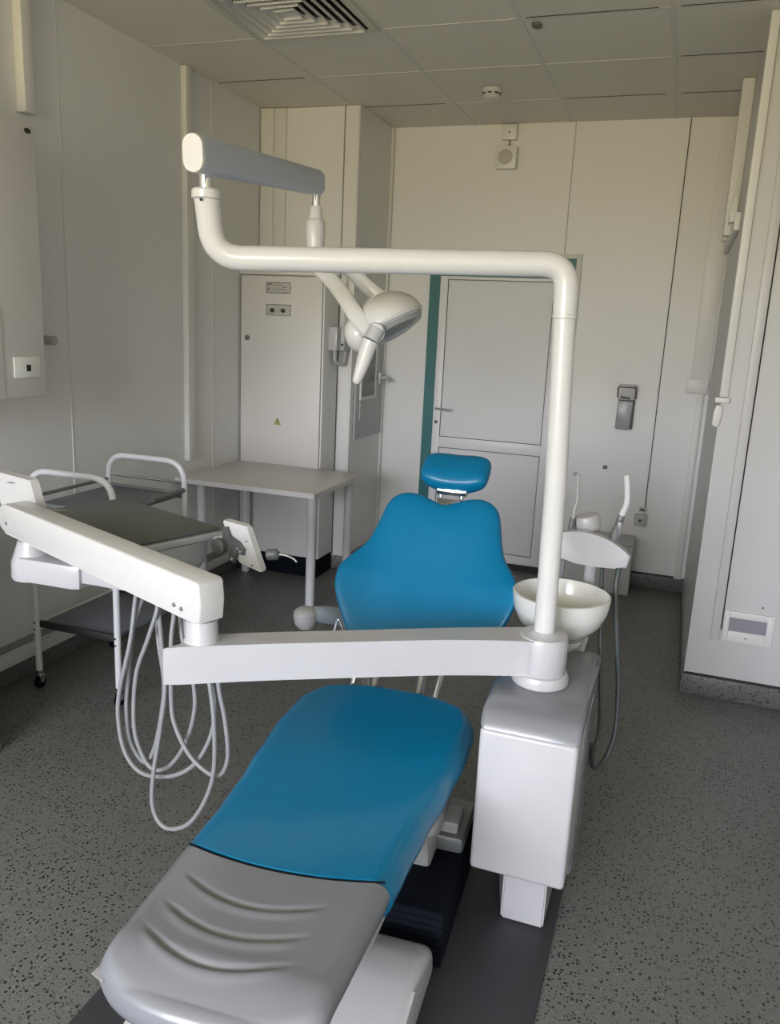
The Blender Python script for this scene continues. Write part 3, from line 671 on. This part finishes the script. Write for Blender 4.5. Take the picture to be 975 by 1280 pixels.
# upper arm
U0, U1 = Vector((-1.035, 1.655, .908)), Vector((-1.945, 1.985, .938))
ua = (U1-U0).normalized(); us_ = ua.cross(EZ).normalized(); uu = us_.cross(ua)   # us_ sideways
Lq = (U1-U0).length
prof = [(-.012, -.052), (0, -.054), (Lq, -.048)]+[(Lq+.048*math.cos(a), .048*math.sin(a)) for a in [R(-80+20*k) for k in range(9)]]+[(Lq, .048), (0, .054), (-.008, .048), (-.016, 0)]
bm = prism(prof, U0-us_*.040, ua, uu, -.080 if ua.cross(uu).dot(us_) < 0 else .080, .007, 3)
up = link('upper_arm', bm, 'glossw', arm)  # lighter white than the lower arm: its stronger light is put into the colour
nf = -us_ if us_.y > 0 else us_
for k, z in ((.055, -.030), (.085, -.028)):
    link('screw', L([(.0065, 0), (.0055, .003)], U0+ua*k+uu*z+nf*.040, 12, nf), 'steel', up)
link('screw', L([(.006, 0), (.005, .003)], U1+ua*-.01+uu*-.012+nf*.040, 12, nf), 'steel', up)
# wrist joint and bracket under the tray
wx, wy = -1.895, 1.985
link('wrist_pin', L([(.026, .870), (.026, .895)], (wx, wy, 0), 24), 'steel', arm)
link('wrist_post', L([(.060, .745), (.064, .755), (.062, .80), (.044, .855), (.040, .870), (.034, .873)], (wx, wy, 0), 36), 'white', arm)
e_ = Vector((.97, -.02, 0)).normalized(); f_ = EZ.cross(e_)
link('wrist_bracket', prism([(-.0, -.062), (.20, -.052), (.222, -.04), (.222, .04), (.20, .052), (0, .062)], Vector((wx, wy, .746)), e_, f_, .080, .010), 'white', arm)
link('bracket_block', prism([(.20, -.04), (.42, -.035), (.42, .035), (.20, .04)], Vector((wx, wy+.012, .765)), e_, f_, .05, .005), 'white', arm)
# tray head
TU = Vector((.94, -.342, 0)).normalized(); TV = Vector((.342, .94, 0)).normalized(); TB = Vector((-1.90, 2.457, .905))
def tp(a, b, z=0): return TB+TU*a-TV*b+EZ*z
bm = prism([(0, 0), (.560, 0), (.560, -.395), (0, -.395)], tp(0, 0, 0), TU, TV, .014, .004, 2); tr = link('tray_mat', bm, 'tray', arm)
bm = prism([(-.006, .006), (.566, .006), (.566, -.40), (-.006, -.40)], tp(0, 0, -.026), TU, TV, .025, .006, 2); link('tray_rim', bm, 'lgrey', arm)
rg = []
for k, (s_, z) in enumerate(((1, -.027), (1, -.06), (.985, -.095), (.93, -.125), (.80, -.145))):
    c_ = tp(.28, .19, z); a_, b_ = .283*s_, .185*s_*(1 if k < 3 else .95)
    rg.append([c_+TU*(a_*math.copysign(abs(math.cos(q_))**.35, math.cos(q_)))+TV*(b_*math.copysign(abs(math.sin(q_))**.35, math.sin(q_))) for q_ in [2*math.pi*i/48 for i in range(48)]])
link('tray_body', loft(rg), 'lgrey', arm)
# end plates
def quad_plate(pts, th, dirn, name, m='glossw', par=arm):
    A = [Vector(p) for p in pts]; ex = (A[1]-A[0]); bm = bmesh.new(); d_ = Vector(dirn).normalized()*th; out_ = []
    for i in range(4):
        p, a, b = A[i], A[i-1], A[(i+1) % 4]; r_ = .009
        pa, pb = p+(a-p).normalized()*r_, p+(b-p).normalized()*r_
        for k in range(5): t = k/4; out_.append(pa*(1-t)**2+p*2*t*(1-t)+pb*t*t)
    v0 = [bm.verts.new(p) for p in out_]; v1 = [bm.verts.new(p+d_) for p in out_]; n = len(v0)
    f1 = bm.faces.new(v0); f2 = bm.faces.new(v1[::-1]); [bm.faces.new((v0[i], v0[(i+1) % n], v1[(i+1) % n], v1[i])) for i in range(n)]
    bmesh.ops.bevel(bm, geom=list(set(f1.edges) | set(f2.edges)), offset=.003, segments=2, affect='EDGES')
    return link(name, bm, m, par)
rp = quad_plate([(-1.324, 2.20, .961), (-1.222, 2.175, .957), (-1.160, 2.165, .817), (-1.262, 2.19, .833)], .022, (.25, 1, .12), 'end_plate')
pn = Vector((-.22, -1, -.1)).normalized()
pc = Vector((-1.268, 2.187, .885))
def lobe(cx, cz, r_, dy=.0): return L([(r_, 0), (r_, .006), (r_*.8, .009)], pc+Vector((cx, dy, cz)), 20, pn)
bm = prism([(-.050, .055), (-.028, .060), (-.016, .030), (.020, .020), (.045, -.002), (.040, -.022), (.012, -.018), (.006, -.055), (-.016, -.052), (-.024, -.015), (-.050, -.005)], pc+pn*.002, Vector((1, -.22, 0)).normalized(), EZ, .007, .002)
cl = link('clamp', bm, 'dgrey', rp)
link('clamp_disc', L([(.026, 0), (.026, .012), (.020, .016)], pc+Vector((-.055, 0, -.005))+pn*.002, 24, pn), 'dgrey', cl)
for a, b in ((-.033, .038), (.016, -.002), (.028, -.010), (-.006, -.040)): link('clamp_screw', L([(.005, 0), (.004, .004)], pc+Vector((a, -.22*a, b))+pn*.008, 10, pn), 'chrome', arm)
for a, b in ((.048, .025), (.072, -.048)): link('plate_screw', L([(.003, 0), (.002, .003)], pc+Vector((a, -.22*a, b))+pn*.004, 8, pn), 'mark', arm)
link('lever_hub', L([(.018, 0), (.018, .03), (.012, .036)], (-1.165, 2.21, .865), 20, Vector((1, .1, .15)).normalized()), 'mgrey', rp)
link('lever', T(catmull([(-1.14, 2.215, .868), (-1.11, 2.22, .868), (-1.085, 2.225, .860), (-1.07, 2.225, .850)], 4), .0035, 8), 'steel', rp)
lp = quad_plate([(-2.195, 2.13, 1.045), (-2.005, 2.11, 1.030), (-1.965, 2.10, .925), (-2.12, 2.12, .86)], .03, (.3, 1, .1), 'end_plate')
link('plate_recess', B(-2.098, -2.075, 2.100, 2.118, 1.013, 1.016), 'lgrey', lp)
link('plate_strut', T([(-2.02, 2.12, .93), (-1.93, 2.20, .905)], .014, 10), 'lgrey', arm)
link('plate_strut', T([(-1.30, 2.21, .90), (-1.36, 2.22, .885)], .014, 10), 'lgrey', arm)
# hoses hanging from the tray body
HS_ = ([(-1.466, 1.95, .784), (-1.462, 1.904, .632), (-1.495, 1.886, .458), (-1.489, 1.874, .359), (-1.459, 1.866, .273), (-1.396, 1.862, .228), (-1.292, 1.86, .247), (-1.212, 1.862, .307), (-1.16, 1.866, .41), (-1.154, 1.874, .504), (-1.177, 1.886, .569), (-1.247, 1.904, .698), (-1.298, 1.95, .748)],
 [(-1.458, 1.97, .762), (-1.467, 1.931, .668), (-1.484, 1.916, .495), (-1.486, 1.907, .392), (-1.47, 1.902, .295), (-1.418, 1.9, .24), (-1.38, 1.902, .305), (-1.355, 1.907, .434), (-1.354, 1.916, .521), (-1.382, 1.931, .639), (-1.419, 1.97, .709)],
 [(-1.378, 1.93, .767), (-1.395, 1.903, .659), (-1.434, 1.893, .541), (-1.444, 1.887, .411), (-1.432, 1.882, .322), (-1.386, 1.88, .245), (-1.326, 1.88, .254), (-1.264, 1.882, .339), (-1.23, 1.887, .457), (-1.238, 1.893, .554), (-1.279, 1.903, .673), (-1.317, 1.93, .764)],
 [(-1.377, 1.93, .717), (-1.322, 1.869, .598), (-1.301, 1.844, .524), (-1.311, 1.827, .39), (-1.324, 1.815, .277), (-1.326, 1.807, .186), (-1.304, 1.802, .131), (-1.262, 1.8, .114), (-1.199, 1.802, .146), (-1.148, 1.807, .227), (-1.121, 1.815, .326), (-1.126, 1.827, .462), (-1.151, 1.844, .579), (-1.192, 1.869, .696), (-1.249, 1.93, .75)],
 [(-1.308, 1.9, .775), (-1.293, 1.868, .678), (-1.288, 1.856, .509), (-1.272, 1.848, .427), (-1.219, 1.843, .342), (-1.15, 1.84, .3), (-1.11, 1.84, .31), (-1.091, 1.843, .372), (-1.104, 1.848, .477), (-1.13, 1.856, .579), (-1.142, 1.868, .719), (-1.159, 1.9, .811)])
for h in HS_:
    a, b = Vector(h[0]), Vector(h[-1])
    P = catmull([(min(a.x, -1.46), 2.02, .84)]+list(h[:-1])+[(min(b.x, -1.32), b.y+.01, b.z), (min(b.x, -1.45), 2.02, .83)], 8)
    link('hose', T(P, .0068, 10), 'hose', arm)

# ------------------------------------------------------------------ spittoon
sc = Vector((-.2585, 2.36, .030))
sp_ = thing('spittoon', (-.24, 2.40, .64), 'white porcelain spittoon bowl on a funnel stem behind the lamp post', 'spittoon')
bowl = [(.022, .676), (.060, .678), (.100, .692), (.130, .722), (.146, .762), (.151, .798), (.151, .805), (.146, .807), (.142, .799), (.136, .764), (.120, .730), (.090, .706), (.050, .696), (.012, .694)]
link('bowl', L([(p[0]*.96, p[1]) for p in bowl], sc, 56), 'porc', sp_)
link('drain_cap', L([(.040, .706), (.042, .728), (.032, .745), (.008, .750)], sc+Vector((.01, -.02, -.012)), 28), 'chrome', sp_)
link('spout', T(fillet([(-.19, 2.35, .73), (-.19, 2.35, .775), (-.205, 2.35, .782)], .01), .006, 10), 'chrome', sp_)
link('funnel', L([(.024, .6605), (.030, .664), (.052, .690), (.062, .7065)], (-.235, 2.345, 0), 32), 'porc', sp_)

# ------------------------------------------------------------------ suction holder
sh = thing('suction_holder', (-.19, 2.52, .64), 'curved white suction hose holder on a slim post right of the spittoon', 'hose holder')
pts = [(-.318, .916), (-.318, .985)]+[(v.x, v.y) for v in catmull([(-.30, .992, 0), (-.24, 1.003, 0), (-.19, 1.000, 0), (-.14, .985, 0), (-.10, .962, 0), (-.078, .942, 0)], 5)]+[(-.085, .906), (-.12, .902), (-.18, .899), (-.24, .902)]
link('holder_plate', prism(pts[::-1], (0, 2.50, 0), (1, 0, 0), (0, 0, 1), .035, .008, 3), 'white', sh)
link('post', T(fillet([(-.199, 2.56, .93), (-.199, 2.56, .628), (-.20, 2.395, .628)], .04), .018, 18), 'white', sh)
link('cup', L([(.034, 0), (.040, .006), (.041, .040), (.036, .050), (.012, .054)], (-.215, 2.56, .99), 30, Vector((-.25, -.1, 1)).normalized()), 'white', sh)
link('post_bracket', T([(-.199, 2.565, .935), (-.198, 2.49, .94)], .016, 14), 'white', sh)
# suction handpiece right
hp = link('suction_handpiece', T([(-.136, 2.52, .955), (-.131, 2.51, .99), (-.124, 2.51, 1.03), (-.119, 2.51, 1.06)], [.020, .018, .012, .011], 18), 'mgrey', sh)
link('suction_tip', T(catmull([(-.119, 2.51, 1.06), (-.108, 2.51, 1.10), (-.112, 2.51, 1.15), (-.118, 2.51, 1.185)], 6), .0095, 16), 'paint', hp)
link('trigger', B(-.128, -.112, 2.485, 2.50, 1.0, 1.045, .004), 'mgrey', hp)
link('saliva_ejector', T(catmull([(-.266, 2.53, .985), (-.262, 2.52, 1.05), (-.256, 2.52, 1.10), (-.262, 2.52, 1.17)], 6), .0048, 12), 'lgrey', sh)
link('ejector_grip', T([(-.268, 2.53, .975), (-.265, 2.525, 1.03)], [.012, .009], 12), 'mgrey', sh)
link('hose', T(catmull([(-.106, 2.5, .915), (-.11, 2.48, .837), (-.089, 2.46, .678), (-.067, 2.44, .531), (-.061, 2.4, .389), (-.087, 2.36, .308), (-.112, 2.33, .315), (-.118, 2.29, .40)], 8), .0085, 12), 'dhose', sh)
link('hose', T(catmull([(-.161, 2.5, .915), (-.147, 2.48, .76), (-.132, 2.45, .62), (-.113, 2.40, .481), (-.105, 2.33, .422), (-.113, 2.30, .37)], 8), .0065, 12), 'dhose', sh)
link('hose', T(catmull([(-.28, 2.52, .915), (-.285, 2.55, .80), (-.275, 2.55, .68), (-.26, 2.43, .60)], 8), .007, 10), 'hose', sh)
link('hose', T(catmull([(-.295, 2.53, .91), (-.305, 2.57, .82), (-.30, 2.58, .66), (-.28, 2.44, .56)], 8), .006, 10), 'dhose', sh)

for o in C.objects:
    if '_o' in o: del o['_o']
